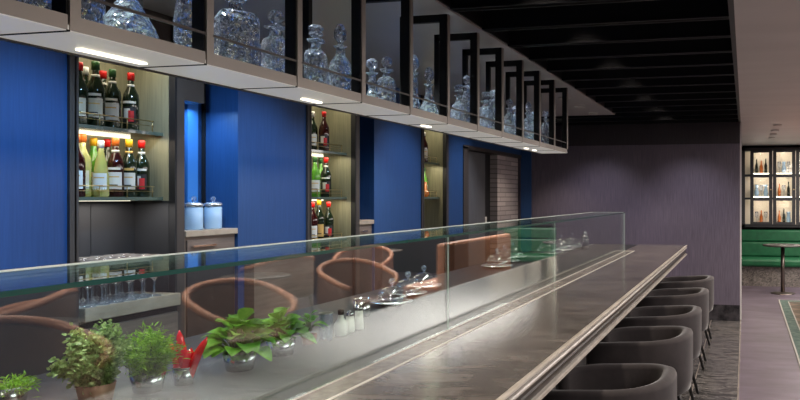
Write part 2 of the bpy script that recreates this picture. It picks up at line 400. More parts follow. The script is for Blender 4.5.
obj('foot_rail', MB().tube([(L(-1.09), YA + 0.1, 0.2), (L(-1.09), YB - 0.2, 0.2)], 0.018), M['brass'], bar)

prep = thing('prep_counter', 'dark steel prep counter behind the glass screen', 'counter', (-1.9, 4.0, 0))
obj('worktop', MB().box(-0.45, 0.585, YA, YB, 0.985, 1.015), M['steel_dark'], prep)
obj('cabinet_base', MB().box(-0.38, 0.29, YA, YB, 0.0, 0.985), M['black_panel'], prep)

# glass sneeze guard: upright panes and a flat shelf on top
gs = thing('glass_screen', 'clear glass screen with flat glass shelf standing along the bar', 'glass screen', (-1.31, 4.0, 1.0222))
seams = [-1.5, 2.95, 4.76, 7.67]
for a, b in zip(seams[:-1], seams[1:]):
    obj('upright_pane', MB().box(-0.006, 0.004, a - 4 + 0.002, b - 4 - 0.002, 0, 0.418), M['pane'], gs)
obj('top_pane', MB().box(-0.355, 0.004, -1.5 - 4, 7.67 - 4, 0.4185, 0.4275), M['pane_top'], gs)
obj('pane_edge', MB().box(0.004, 0.007, -1.5 - 4, 7.67 - 4, 0.4175, 0.4285), M['glass_edge_dark'], gs)
obj('pane_edge', MB().box(-0.359, -0.355, -1.5 - 4, 7.67 - 4, 0.416, 0.430).box(-0.355, 0.004, 3.67, 3.673, 0.4175, 0.4285), M['glass_edge_light'], gs)
obj('pane_edge', MB().box(-0.006, 0.004, 3.67, 3.673, 0, 0.4175), M['glass_edge_light'], gs)
for b in seams[1:-1]:
    obj('pane_joint', MB().box(-0.004, 0.003, b - 4 - .0006, b - 4 + .0006, 0, 0.4175), M['glass_edge_light'], gs)

# ------------------------------------------------------------------ hanging rack over the bar
RZ0, RZ1 = 2.002, 2.058      # fascia
RX, RXB = -1.51, -1.80
rack = thing('hanging_rack', 'long bronze and black hanging rack holding decanters over the bar', 'hanging rack', (RX, 3.0, RZ0))
posts = [1.73 + 0.416 * i for i in range(-7, 11)]
PY0, PY1 = posts[0], posts[-1]
for i, y in enumerate(posts):
    yl = y - 3.0
    obj('post', MB().box(-0.005, 0.0, yl + 0.003, yl + 0.030, 0.034, 0.568), M['fascia'], rack)
    obj('post', MB().box(-0.045, -0.005, yl - 0.003, yl + 0.026, 0.035, 0.568), M['rack_black'], rack)  # pale front strip and black depth paint the lit and shaded post sides
    obj('rear_post', MB().box(-0.270, -0.240, yl, yl + 0.026, 0.0, 0.568), M['rack_black'], rack)
    obj('top_bar', MB().box(-0.270, -0.004, yl, yl + 0.026, 0.530, 0.568), M['rack_black'], rack)
    if i: obj('divider', MB().box(-0.235, -0.0, yl - 0.003, yl + 0.003, -0.004, 0.0), M['rack_black'], rack)
for a, b in zip(posts[:-1], posts[1:]):
    obj('fascia', MB().box(-0.02, 0.0, a - 3 + 0.003, b - 3 - 0.003, 0.0, 0.034), M['fascia'], rack)
    obj('guard_rail', MB().box(-0.006, 0.0, a - 3 + 0.026, b - 3, 0.083, 0.090), M['bronze'], rack)
obj('shelf', MB().box(-0.225, -0.02, PY0 - 3, PY1 - 3 + 0.02, 0.022, 0.030), M['shelf_glass'], rack)
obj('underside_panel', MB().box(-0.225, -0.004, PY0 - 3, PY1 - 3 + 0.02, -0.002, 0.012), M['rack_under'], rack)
obj('rear_fascia', MB().box(-0.240, -0.225, PY0 - 3, PY1 - 3 + 0.02, -0.006, 0.034), M['bronze'], rack)
for y0, y1 in ((1.48, 1.68), (2.41, 2.52), (3.43, 3.52), (5.20, 5.26), (5.42, 5.48), (0.5, 0.7)):
    obj('led_bar', MB().box(-0.170, -0.150, y0 - 3, y1 - 3, -0.006, -0.001), M['led_bar'], rack)

# decanters -------------------------------------------------------
def stopper(kind):
    if kind == 'ball':
        return [(0.012, 0)] + [(0.012, 0.012)] + [(0.026 * math.sin(a), 0.036 - 0.026 * math.cos(a)) for a in [0.5 + (PI - 0.5) * k / 7 for k in range(8)]], 10
    if kind == 'spire':
        return [(0.011, 0), (0.011, 0.012), (0.026, 0.028), (0.024, 0.06), (0.012, 0.085), (0.0, 0.09)], 8
    return [(0.012, 0), (0.014, 0.012), (0.028, 0.022), (0.020, 0.034), (0.030, 0.046), (0.018, 0.058), (0.0, 0.062)], 8
BODY = {
    'square': (lambda w, h: [(w * .48, 0), (w * .5, 0.006), (w * .5, h * .82), (w * .42, h * .93), (0.018, h), (0.016, h + 0.022), (0.030, h + 0.030), (0.030, h + 0.036), (0.013, h + 0.038)], 16, 0.75),
    'round': (lambda w, h: [(w * .46, 0), (w * .5, 0.01), (w * .5, h * .6), (w * .40, h * .8), (0.020, h * .95), (0.016, h + 0.02), (0.028, h + 0.03), (0.012, h + 0.033)], 12, 0.0),
    'ship': (lambda w, h: [(w * .5, 0), (w * .54, 0.012), (w * .46, h * .3), (w * .28, h * .6), (0.020, h * .85), (0.015, h + 0.02), (0.028, h + 0.032), (0.012, h + 0.034)], 12, 0.0),
    'facet': (lambda w, h: [(w * .42, 0), (w * .5, h * .25), (w * .5, h * .5), (w * .34, h * .85), (0.019, h), (0.016, h + 0.025), (0.027, h + 0.032), (0.012, h + 0.034)], 8, 0.0),
}
SZ = RZ0 + 0.0305
def decanter(x, y, kind, w, h, st, label, rot=0.3):
    t = thing('decanter', label, 'decanter', (x, y, SZ), rot, 'crystal decanters on the hanging rack')
    f, seg, sq = BODY[kind]
    obj('body', MB().lathe(f(w, h), seg, smooth=False, square=sq, rot=PI / seg), M['crystal'], t)
    p, sg = stopper(st)
    obj('stopper', MB().lathe(p, sg, (0, 0, h + 0.0345), smooth=False), M['crystal'], t)
    return t
XD = -1.60
D = [
 (1.357, 'round', 0.110, 0.150, 'ball', 'crystal decanter cut off by the top left corner of the picture'),
 (1.466, 'facet', 0.080, 0.170, 'ball', 'narrow crystal decanter cut off above, left of the broad blue tinged one'),
 (1.578, 'ship', 0.135, 0.115, 'ball', 'broad blue tinged crystal decanter at the left end of the rack'),
 (1.792, 'facet', 0.065, 0.190, 'spire', 'narrow tall cut decanter beside the broad leftmost one'),
 (1.985, 'square', 0.118, 0.155, 'crown', 'large square cut crystal decanter with a wide flanged neck'),
 (2.200, 'square', 0.072, 0.125, 'ball', 'small square decanter with ball stopper right of the large square one'),
 (2.419, 'square', 0.075, 0.125, 'crown', 'faceted decanter with a ruffled crown stopper'),
 (2.604, 'round', 0.092, 0.125, 'spire', 'round shouldered decanter with a pointed spire stopper'),
 (2.834, 'ship', 0.055, 0.085, 'ball', 'little decanter with small stopper behind the large ball stopper one'),
 (2.985, 'square', 0.078, 0.115, 'ball', 'low square decanter with large clear ball stopper'),
 (3.237, 'ship', 0.060, 0.140, 'spire', 'slim flared decanter left of the bell shaped one'),
 (3.430, 'ship', 0.100, 0.120, 'spire', 'bell shaped ship decanter with tall oval stopper'),
 (3.800, 'round', 0.085, 0.105, 'crown', 'short round decanter in the bay after the bell shaped one'),
 (3.950, 'facet', 0.080, 0.160, 'ball', 'tall faceted decanter beside the short round one'),
 (4.232, 'square', 0.080, 0.120, 'crown', 'square decanter with crown stopper in the sixth bay from the far end'),
 (4.396, 'round', 0.085, 0.145, 'crown', 'taller round decanter with crown stopper in the sixth bay from the far end'),
 (4.688, 'facet', 0.090, 0.130, 'ball', 'faceted ball stoppered decanter in the fifth bay from the far end'),
 (4.853, 'ship', 0.080, 0.110, 'ball', 'flared ball stoppered decanter in the fifth bay from the far end'),
 (5.129, 'square', 0.085, 0.140, 'spire', 'square spire stoppered decanter in the fourth bay from the far end'),
 (5.299, 'round', 0.090, 0.120, 'crown', 'round crown stoppered decanter in the fourth bay from the far end'),
 (5.596, 'facet', 0.100, 0.150, 'crown', 'last decanter of the rack, beside the empty end bays'),
]
for i, (y, k, w, h, st_, lab) in enumerate(D):
    sc_ = 1.05 if i < 12 else 1.15
    decanter(-1.62 - 0.012 * (i % 2), y, k, w * sc_, h * sc_ * (1.36 if i == 7 else 1.2), st_, lab, 0.2 + 0.5 * (i % 3))

# ------------------------------------------------------------------ back bar: display niches
def niche(y0, y1, label, kind):
    t = thing('display_niche', label, 'display cabinet', (WX, y0, 0))
    w = y1 - y0
    BK = -0.27
    lo = 0.0
    obj('back_panel', MB().box(BK - 0.02, BK, 0, w, 1.11, 2.42), M['olive'], t)
    zl = 1.60 if kind == 'first' else 1.11
    obj('side_panel', MB().box(BK, -0.02, w - 0.004, w + 0.012, zl, 2.42), M['olive'], t)
    if kind == 'first': obj('side_panel', MB().box(BK, -0.02, w - 0.004, w + 0.012, 1.11, zl), M['black_panel'], t)
    obj('side_panel', MB().box(BK, -0.02, -0.012, 0.002, 1.11, 2.42), M['olive'], t)
    obj('top_panel', MB().box(BK, -0.02, 0, w, 2.42, 2.44), M['olive'], t)
    obj('header', MB().box(BK - 0.02, 0.0, 0, w, 2.44, CEIL), M['bronze'], t)
    obj('frame', MB().box(BK, 0.015, w + 0.012, w + 0.068, 0, CEIL).box(-0.02, 0.015, w, w + 0.012, 0, CEIL), M['bronze'], t)
    obj('frame', MB().box(BK, 0.015, -0.045, -0.012, 0, CEIL).box(-0.02, 0.015, -0.02, 0.0, 0, CEIL), M['bronze'], t)
    obj('shadow_gap', MB().box(-0.03, 0.019, w - 0.002, w + 0.012, 0, CEIL), M['black'], t)
    zs = (1.97, 1.62) if kind != 'second' else (1.97, 1.62, 1.28)
    for z in zs:
        s = obj('shelf', MB().box(BK, -0.055, 0.002, w - 0.004, z - 0.018, z), M['shelf_glass'], t)
        r = MB()
        r.tube([(-0.060, 0.01, z + 0.055), (-0.060, w - 0.06, z + 0.055)], 0.0028, 6)
        r.tube([(-0.060, 0.01, z + 0.03), (-0.060, w - 0.06, z + 0.03)], 0.0018, 6)
        for k in range(4):
            yy = 0.02 + (w - 0.09) * k / 3
            r.tube([(-0.060, yy, z), (-0.060, yy, z + 0.057)], 0.0028, 6)
        obj('rail', r, M['brass'], s)
        obj('led_strip', MB().box(BK + 0.002, BK + 0.014, 0.01, w - 0.015, z - 0.030, z - 0.0185), M['led_soft'], s)
    obj('led_strip', MB().box(BK + 0.01, BK + 0.03, 0.01, w - 0.015, 2.405, 2.4195), M['led_soft'], t)
    if kind == 'first':
        obj('cabinet_door', MB().box(-0.25, -0.24, 0.05, 0.29, 1.10, 1.598).box(-0.25, -0.24, 0.294, w - 0.005, 1.10, 1.598), M['black_panel'], t)
        obj('worktop', MB().box(BK, 0.05, 0.002, w + 0.005, 1.035, 1.10), M['counter_pale'], t, bevel=0.004)
        obj('plinth_gap', MB().box(BK, 0.02, 0, w, 1.00, 1.035), M['black'], t)
        obj('drawer', MB().box(BK, 0.035, 0.004, w, 0.52, 1.0), M['wood_front'], t)
        obj('drawer', MB().box(BK, 0.035, 0.004, w, 0.06, 0.515), M['wood_front'], t)
    else:
        zt = zs[-1] - 0.02 if kind == 'second' else 1.30
        obj('cabinet_door', MB().box(BK, -0.005, 0.002, w - 0.003, 0.06, zt - 0.012), M['black_panel'], t)
    return t
N1 = niche(2.69, 3.25, 'lit bottle niche nearest the camera, with glasses on its pale worktop', 'first')
N2 = niche(4.48, 5.05, 'lit bottle niche in the middle between two blue panels', 'second')
N3 = niche(6.28, 6.78, 'narrow lit niche furthest along the blue wall', 'third')

# bottles -----------------------------------------------------------
def bottle(x, y, z, glass, cap, lab, label, r=0.038, h=0.30, style='vermouth', cat='bottle', rot=0.0, stripe=None, group=None):
    t = thing('liquor_bottle', label, cat, (x, y, z), rot, group)
    if style == 'tall':
        pr = [(r * .9, 0), (r, 0.006), (r, h * .60), (r * .85, h * .68), (r * .42, h * .78), (r * .34, h * .86), (r * .34, h * .97)]
    elif style == 'cone':
        pr = [(r * .95, 0), (r * 1.05, 0.008), (r, h * .35), (r * .72, h * .62), (r * .36, h * .80), (r * .34, h * .97)]
    elif style == 'globe':
        pr = [(r * .6, 0)] + [(r * 1.2 * math.sin(a), r * 1.1 - r * 1.2 * math.cos(a)) for a in [0.5 + 2.2 * k / 8 for k in range(9)]] + [(r * .45, h * .9)]
    else:
        pr = [(r * .9, 0), (r, 0.006), (r, h * .54), (r * .92, h * .62), (r * .50, h * .74), (r * .36, h * .80), (r * .36, h * .97)]
    obj('glass_body', MB().lathe(pr, 20), glass, t)
    obj('cap', MB().lathe([(r * .42, 0), (r * .44, h * .10), (r * .40, h * .135), (0, h * .137)], 14, (0, 0, h * .87)), cap, t)
    if lab:
        if lab is M['paper_red']:
            obj('paper_label', label_arc(r * 1.0, r * 1.03, h * .12, h * .40, -110, -10), M['paper_dark'], t)
            obj('emblem', label_arc(r * 1.03, r * 1.045, h * .20, h * .37, -95, -50), M['paper_white'], t)
            obj('emblem', label_arc(r * 1.03, r * 1.05, h * .14, h * .33, -62, -25), M['paper_red'], t)
        else:
            obj('paper_label', label_arc(r * 1.0, r * 1.03, h * .13, h * .42, -120, 0), lab, t)
            obj('label_print', label_arc(r * 1.02, r * 1.04, h * .33, h * .35, -100, -20), M['paper_gold'], t)
            obj('label_print', label_arc(r * 1.02, r * 1.04, h * .19, h * .21, -95, -30), M['paper_dark'], t)
    if stripe:
        obj('neck_label', MB().lathe([(r * .46, h * .76), (r * .45, h * .80)], 14), stripe, t)
        obj('shoulder_label', label_arc(r * 1.0, r * 1.03, h * .46, h * .50, -110, -10), stripe, t)
    return t
g1 = 'bottles on the top shelf of the nearest niche'; g2 = 'bottles on the lower shelf of the nearest niche'
S1, S2, S3 = 1.9705, 1.6205, 1.2805
bottle(-3.150, 2.793, S1, M['b_dark'], M['cap_red'], M['paper'], 'dark bottle with red cap, leftmost on the top shelf of the nearest niche', group=g1)
bottle(-3.240, 2.905, S1, M['b_dark'], M['cap_white'], M['paper_white'], 'dark bottle with pale neck band behind, second on the top shelf', group=g1, style='tall')
bottle(-3.150, 2.881, S1, M['b_dark'], M['cap_green'], M['paper'], 'tall dark green bottle with cream label, third on the top shelf', r=0.041, h=.32, group=g1, stripe=M['paper_white'])
bottle(-3.250, 3.015, S1, M['b_dark'], M['cap_red'], M['paper_white'], 'bottle with red and white cap at the back of the top shelf', group=g1, stripe=M['paper_white'])
bottle(-3.160, 2.985, S1, M['b_dark'], M['cap_green'], M['paper_white'], 'dark green bottle with white label, centre right of the top shelf', group=g1, stripe=M['paper_white'])
bottle(-3.160, 3.095, S1, M['b_dark'], M['cap_red'], M['paper_red'], 'black bottle with red cap and red white label standing apart on the top shelf', group=g1, stripe=M['paper_white'])
bottle(-3.150, 2.778, S2, M['b_red'], M['cap_orange'], M['paper_white'], 'dark bottle half hidden by the frame, leftmost on the lower shelf', group=g2)
bottle(-3.205, 2.860, S2, M['b_yellow'], M['cap_orange'], M['paper'], 'clear yellow bottle with orange cap on the lower shelf', group=g2, h=.31)
bottle(-3.260, 2.970, S2, M['b_green'], M['cap_yellow'], M['paper'], 'green bottle with yellow cap at the back of the lower shelf', group=g2)
bottle(-3.145, 2.906, S2, M['b_yellow'], M['cap_white'], M['paper_white'], 'clear cone shouldered bottle of pale yellow drink with cream label', r=.034, h=.28, style='cone', group=g2)
bottle(-3.260, 3.047, S2, M['b_dark'], M['cap_red'], M['paper_dark'], 'dark bottle with bright red cap in the back row of the lower shelf', group=g2)
bottle(-3.155, 2.998, S2, M['b_red'], M['cap_orange'], M['paper_white'], 'brown bottle with large white label and orange neck', group=g2, stripe=M['paper_white'])
bottle(-3.160, 3.083, S2, M['b_dark'], M['cap_yellow'], M['paper_white'], 'dark bottle with yellow cap and gold band, second from right on the lower shelf', group=g2, stripe=M['paper_gold'])
bottle(-3.160, 3.161, S2, M['b_dark'], M['cap_red'], M['paper_red'], 'black bottle with red cap and red white emblem, rightmost on the lower shelf', group=g2, stripe=M['paper_white'])
g3 = 'bottles in the middle niche'
bottle(-3.225, 4.770, S1, M['b_dark'], M['cap_white'], M['paper_white'], 'dark bottle with pale cap on the top shelf of the middle niche', group=g3)
bottle(-3.150, 4.806, S1, M['b_red'], M['cap_red'], M['paper_red'], 'dark bottle with red cap on the top shelf of the middle niche', group=g3)
bottle(-3.150, 4.691, S2, M['b_green'], M['cap_green'], M['paper_white'], 'bright green bottle, left one on the middle shelf of the middle niche', group=g3)
bottle(-3.230, 4.881, S2, M['b_green'], M['cap_green'], M['paper_white'], 'green bottle in the back row of the middle niche, beside a red capped one', group=g3)
bottle(-3.150, 4.832, S2, M['b_dark'], M['cap_red'], M['paper_red'], 'dark bottle with red cap, right one on the middle shelf of the middle niche', group=g3, stripe=M['paper_white'])
bottle(-3.150, 4.660, S3, M['b_red'], M['cap_red'], M['paper_white'], 'red capped bottle, left of three on the bottom shelf of the middle niche', group=g3)
bottle(-3.150, 4.741, S3, M['b_dark'], M['cap_yellow'], M['paper_gold'], 'yellow capped bottle, centre of three on the bottom shelf of the middle niche', h=.32, group=g3)
bottle(-3.150, 4.865, S3, M['b_dark'], M['cap_red'], M['paper_red'], 'red capped black bottle, right of three on the bottom shelf of the middle niche', group=g3)
g4 = 'bottles in the furthest niche'
bottle(-3.150, 6.510, S1, M['b_red'], M['cap_white'], M['paper_white'], 'bottle on the top shelf of the furthest niche', group=g4)
bottle(-3.160, 6.565, S2, M['b_orange'], M['cap_orange'], None, 'orange globe bottle in the furthest niche', r=.032, h=.15, style='globe', group=g4)
bottle(-3.250, 6.717, S2, M['b_green'], M['cap_green'], M['paper_white'], 'green bottle behind the orange globe bottle in the furthest niche', group=g4)

# wine glasses in the near niche
wg = thing('wine_glass', 'clear stemmed glass upright in rows on the pale worktop', 'glass', (-3.04, 2.74, 1.1005), 0, 'stemmed glasses on the near worktop')
bowl = [(0.006, 0.085), (0.022, 0.098), (0.034, 0.125), (0.037, 0.155), (0.034, 0.190), (0.030, 0.215), (0.0285, 0.215), (0.032, 0.19), (0.035, 0.155), (0.032, 0.127), (0.020, 0.102), (0.0, 0.092)]
obj('bowl', MB().lathe(bowl, 18), M['thin_glass'], wg)
obj('rim', MB().lathe([(0.0285, 0.2145), (0.0302, 0.2145), (0.0302, 0.2168), (0.0285, 0.2168), (0.0285, 0.2145)], 18), M['inlay'], wg)
obj('stem', MB().lathe([(0.034, 0), (0.032, 0.003), (0.006, 0.010), (0.0042, 0.02), (0.0042, 0.075), (0.007, 0.088)], 14), M['crystal_plain'], wg)
first = True
for r in range(4):
    for c in range(6):
        if first: first = False; continue
        dup(wg, (-3.04 - 0.068 * r, 2.74 + 0.076 * c + 0.006 * (r % 2), 1.1005))

# service cabinets beside the niches, and ledge
def service(y0, y1, label):
    t = thing('service_cabinet', label, 'cabinet', (WX, y0, 0))
    w = y1 - y0
    obj('worktop', MB().box(-0.249, 0.0, -0.0, w, 1.395, 1.43), M['counter_pale'], t, bevel=0.003)
    obj('carcass', MB().box(-0.249, -0.02, 0.005, w - 0.005, 0.0, 1.395), M['wood_front'], t)
    d = obj('drawer', MB().box(-0.02, -0.01, 0.02, w * .62, 1.24, 1.375), M['wood_front'], t)
    obj('handle', MB().box(-0.01, 0.005, 0.05, w * .55, 1.335, 1.345), M['chrome'], d)
    obj('cabinet_door', MB().box(-0.02, -0.01, 0.02, w - 0.02, 0.1, 1.22), M['black_panel'], t)
    return t
service(3.346, 3.754, 'brown service cabinet with pale top carrying two blue lit glass jars')
service(5.13, 5.369, 'small pale topped service cabinet right of the middle niche')
ledge = thing('back_ledge', 'low brown ledge running below the large blue panel', 'ledge', (WX, 3.81, 0))
obj('worktop', MB().box(0.0005, 0.10, 0, 0.61, 1.245, 1.275), M['wood_table'], ledge)
obj('front_panel', MB().box(0.0005, 0.07, 0, 0.61, 0, 1.245), M['wood_front'], ledge)

for y0, y1, lab in ((-2.45, 2.64, 'dark panelled back bar base under the leftmost blue panel'), (5.38, 6.23, 'dark panelled back bar base between middle and furthest niche'), (6.87, 7.25, 'narrow dark panelled back bar base left of the doorway')):
    t = thing('back_bar_base', lab, 'cabinet', (WX, y0, 0))
    obj('worktop', MB().box(0.0005, 0.10, 0, y1 - y0, 1.255, 1.28), M['black_panel'], t)
    obj('carcass', MB().box(0.0005, 0.07, 0, y1 - y0, 0, 1.255), M['black_panel'], t)
for i, y in enumerate((3.48, 3.63)):
    j = thing('glass_jar', ['blue lit glass jar with metal lid, left of the pair on the service cabinet', 'blue lit glass jar with metal lid, right of the pair on the service cabinet'][i], 'jar', (-3.12, y, 1.4305), 0, 'lidded jars on the service cabinet')
    obj('jar_body', MB().lathe([(.045, 0), (.048, .006), (.048, .125), (.042, .135)], 20), M['jar_blue'], j)
    ld = obj('lid', MB().lathe([(.050, .1355), (.050, .150), (.030, .158), (0, .160)], 20), M['jar_lid'], j)
    obj('knob', MB().lathe([(.008, .158)] + [(.015 * math.sin(a), .178 - .015 * math.cos(a)) for a in [.5 + 2.6 * k / 6 for k in range(7)]] + [(0, .193)], 12), M['crystal_plain'], ld)

# light switch on the black panel by the doorway
sw = thing('light_switch', 'small white switch plate on the black panel by the doorway', 'switch', (-3.198, 8.31, 1.28))
obj('plate', MB().box(0, .008, -.05, .05, 0, .09), M['white'], sw)
obj('rocker', MB().box(.008, .012, -.02, .02, .02, .07), M['paper_white'], sw)

# ------------------------------------------------------------------ tub chairs
def tub_profile(w, d, n=40, open_=0.55):
    """plan curve of the shell: from one front tip round the back to the other, open towards -X"""
    pts = []
    for i in range(n + 1):
        a = -PI + open_ + (2 * PI - 2 * open_) * i / n
        e = 0.72
        cx = math.copysign(abs(math.cos(a)) ** e, math.cos(a)); sy = math.copysign(abs(math.sin(a)) ** e, math.sin(a))
        pts.append((cx * d / 2, sy * w / 2))
    return pts

def tub_chair(name, label, cat, loc, rotz, w=.62, d=.72, zs=.335, zr=.735, zarm=.665, thick=.078, seat_z=.46, mo=None, mi=None, mr=None, legm=None, group=None):
    t = thing(name, label, cat, loc, rotz, group)
    mo = mo or M['velvet']; mi = mi or mo; mr = mr or mo
    P = tub_profile(w, d); n = len(P)
    # shell with rounded rim: section points (offset inwards, height factor)
    def ring(off, z):
        r = []
        for i, (x, y) in enumerate(P):
            L_ = math.hypot(x, y); k = (L_ - off) / L_
            s = abs(i / (n - 1) * 2 - 1)
            zt = zarm + (zr - zarm) * (1 - s ** 1.35)
            r.append((x * k, y * k, zs + (zt - zs) * z))
        return r
    sect = [(0.06, 0.0), (0.012, 0.08), (0.0, 0.25), (0.0, 0.93), (0.008, 0.975), (thick * .5, 1.0), (thick - .008, .975), (thick, .93), (thick + .01, .3), (thick + .03, .0)]
    vs = []; 
    for off, z in sect: vs += ring(off, z)
    m = len(sect); fs = []
    for j in range(m - 1):
        for i in range(n - 1):
            a = j * n + i; fs.append((a, a + 1, a + 1 + n, a + n))
    for i in (0, n - 1): fs.append(tuple(j * n + i for j in range(m)))
    for i in range(n - 1): fs.append((i, i + 1, (m - 1) * n + i + 1, (m - 1) * n + i))
    obj('shell', MB().add(vs, fs, True), mo, t)
    # seat cushion
    e = []
    for k in range(32):
        a = 2 * PI * k / 32
        cx = math.copysign(abs(math.cos(a)) ** .72, math.cos(a)); sy = math.copysign(abs(math.sin(a)) ** .72, math.sin(a))
        e.append((cx * (d / 2 - thick - .015), sy * (w / 2 - thick - .015)))
    vs = [(x * .93, y * .93, zs + .0) for x, y in e] + [(x, y, zs + .03) for x, y in e] + [(x, y, seat_z - .02) for x, y in e] + [(x * .95, y * .95, seat_z) for x, y in e]
    fs = []
    for j in range(3):
        for k in range(32): fs.append((j * 32 + k, j * 32 + (k + 1) % 32, (j + 1) * 32 + (k + 1) % 32, (j + 1) * 32 + k))
    fs.append(tuple(range(31, -1, -1))); fs.append(tuple(96 + k for k in range(32)))
    obj('seat', MB().add(vs, fs, True), mi, t)
    if mr is not mo:
        pr = [(x * (math.hypot(x, y) - thick * .5) / math.hypot(x, y), y * (math.hypot(x, y) - thick * .5) / math.hypot(x, y),
               zarm + (zr - zarm) * (1 - abs(i / (n - 1) * 2 - 1) ** 1.35) + 0.004) for i, (x, y) in enumerate(P)]
        obj('rim', MB().tube(pr, thick * .62, 10), mr, t)
    for sx, sy in ((1, 1), (1, -1), (-1, 1), (-1, -1)):
        obj('leg', MB().tube([(sx * (d / 2 - .14), sy * (w / 2 - .13), zs + .02), (sx * (d / 2 - .04), sy * (w / 2 - .13), 0)], .018, 10, .011), legm or M['leg'], t)
    return t
labs = ['charcoal velvet tub chair nearest the camera at the stone bar',
        'charcoal velvet tub chair, second from the camera along the bar',
        'charcoal velvet tub chair in the middle of the row along the bar',
        'charcoal velvet tub chair, second from the end wall along the bar',
        'charcoal velvet tub chair closest to the end wall']
ys = [3.54, 4.68, 5.64, 6.80, 7.92]
c0 = tub_chair('tub_chair', labs[0], 'chair', (-0.70, ys[0], 0), 0, group='charcoal tub chairs along the bar')
for k in range(1, 5): dup(c0, (-0.70, ys[k], 0), 0, labs[k])

# the dining side, seen as reflections in the glass screen
g = 'tan leather tub chairs in the dining room'
b0 = tub_chair('dining_chair', 'tan rimmed leather tub chair mirrored in the glass right of the basil', 'chair', (1.63, 5.27, 0), 0.5, w=.84, d=.80, zs=.33, zr=.86, zarm=.60, thick=.05, seat_z=.45, mo=M['leather_in'], mi=M['leather_in'], mr=M['leather'], group=g)
for (x, y, rz, lab) in ((1.75, 7.34, 0.6, 'tan rimmed leather tub chair mirrored in the glass above the salt pots'),
                        (1.52, 3.3, 0.2, 'tan rimmed leather tub chair mirrored at the lower left of the glass'),
                        (3.0, 4.4, 2.6, 'tan rimmed leather tub chair mirrored faintly at the far left behind a nearer one'),
                        (2.9, 9.4, 1.2, 'tan rimmed leather tub chair mirrored small beyond the pane joint, left one'),
                        (4.0, 11.2, 0.2, 'tan rimmed leather tub chair mirrored small beyond the pane joint, right one'),
                        (3.3, 8.0, 3.5, 'tan rimmed leather tub chair mirrored across the round table')):
    dup(b0, (x, y, 0), rz, lab)
def round_table(x, y, r, label, z=.74, top=None, group=None, foot=.22, cm=None):
    t = thing('round_table', label, 'table', (x, y, 0), 0, group)
    obj('tabletop', MB().lathe([(r - .01, z - .025), (r, z - .018), (r, z - .006), (r - .008, z), (0, z)], 40), top or M['wood_table'], t)
    obj('column', MB().lathe([(.035, .012), (.032, z - .03)], 16), cm or M['chrome'], t)
    obj('base', MB().lathe([(foot, 0), (foot, .008), (foot * .6, .016), (.04, .03)], 32), cm or M['chrome'], t)
    return t
round_table(2.75, 6.9, .36, 'round dining table mirrored beside the tan chair', group='round tables in the dining room')
round_table(2.2, 3.9, .33, 'round dining table mirrored at the left of the glass', group='round tables in the dining room')
round_table(3.3, 10.6, .36, 'round dining table mirrored far beyond the pane joint', group='round tables in the dining room')

booth = thing('leather_booth', 'long tan leather booth bench mirrored in the far half of the glass', 'bench', (1.15, 9.7, 0), 0)
obj('backrest', MB().box(0, .13, -1.3, 1.3, .12, 1.02), M['leather'], booth, bevel=.04)
obj('seat', MB().box(.13, .62, -1.28, 1.28, .2, .46), M['leather'], booth, bevel=.04)
obj('base', MB().box(.04, .55, -1.25, 1.25, 0, .2), M['black'], booth)

# ------------------------------------------------------------------ far end: banquette, cabinet, table
bq = thing('banquette', 'green leather banquette under the lit display cabinet', 'bench', (0.6, 13.25, 0))
W0, W1 = -2.6, 1.6
obj('backrest', MB().box(W0, W1, .30, .50, .78, 1.00), M['green'], bq, bevel=.03)
obj('backrest', MB().box(W0, W1, .27, .50, .50, .775), M['green'], bq, bevel=.03)
obj('seat', MB().box(W0, W1, -.30, .30, .36, .50), M['green'], bq, bevel=.04)
obj('skirt', MB().box(W0, W1, -.22, .45, 0.0, .36), M['green_pat'], bq)
dc = thing('display_cabinet', 'dark framed display cabinet with lit glazed doors on the far wall', 'display cabinet', (0.0, 13.6, 1.05))
obj('carcass', MB().box(-1.2, 2.6, .26, .29, 0, 1.50).box(-1.2, 2.6, 0, .26, 0, .05).box(-1.2, 2.6, 0, .26, 1.45, 1.50).box(-1.2, -.0, 0, .26, 0, 1.5), M['black_panel'], dc)
obj('back_panel', MB().box(0, 2.6, .25, .26, .05, 1.45), M['shelf_back'], dc)
xw = [0.158 + 0.418 * k for k in range(4)]
for k in range(4):
    a, b = xw[k], xw[k] + .285
    f = MB().box(a - .062, a, -.03, 0, .05, 1.45).box(b, b + .062, -.03, 0, .05, 1.45)
    f.box(a, b, -.03, 0, .05, .10).box(a, b, -.03, 0, 1.41, 1.45).box(a, b, -.024, 0, .50, .56).box(a, b, -.024, 0, .94, 1.0)
    d = obj('door', f, M['black_panel'], dc)
    obj('door_pane', MB().box(a, b, -.018, -.012, .10, 1.41), M['door_glass'], d)
    obj('door_knob', MB().lathe([(.012, 0), (.012, .02)], 10, (b + .03, -.045, .7)), M['brass'], d)
for z in (.52, .96):
    obj('shelf', MB().box(0, 2.6, 0, .25, z, z + .04), M['black_panel'], dc)
for a in xw:
    for z in (.05, .56, 1.0):
        obj('led_strip', MB().box(a, a + .285, .005, .02, z, z + .022), M['led'], dc)
cab_items = []
gi = 'glassware and bottles in the far display cabinet'
kinds = {'bottle_dark': (M['b_dark'], [(.03, 0), (.032, .14), (.012, .19), (.012, .25)]), 'bottle_amber': (M['b_orange'], [(.032, 0), (.034, .12), (.012, .17), (.012, .22)]),
         'goblet': (M['crystal_plain'], [(.03, 0), (.006, .02), (.006, .09), (.035, .13), (.035, .20)]), 'vase': (M['jar_blue'], [(.03, 0), (.05, .08), (.03, .15), (.04, .2)])}
rowname = {1.1: 'top', .98: 'top', .56: 'middle', .105: 'bottom'}
seq = ['bottle_dark', 'bottle_amber', 'bottle_dark', 'vase', 'goblet', 'vase', 'goblet', 'bottle_amber', 'goblet']
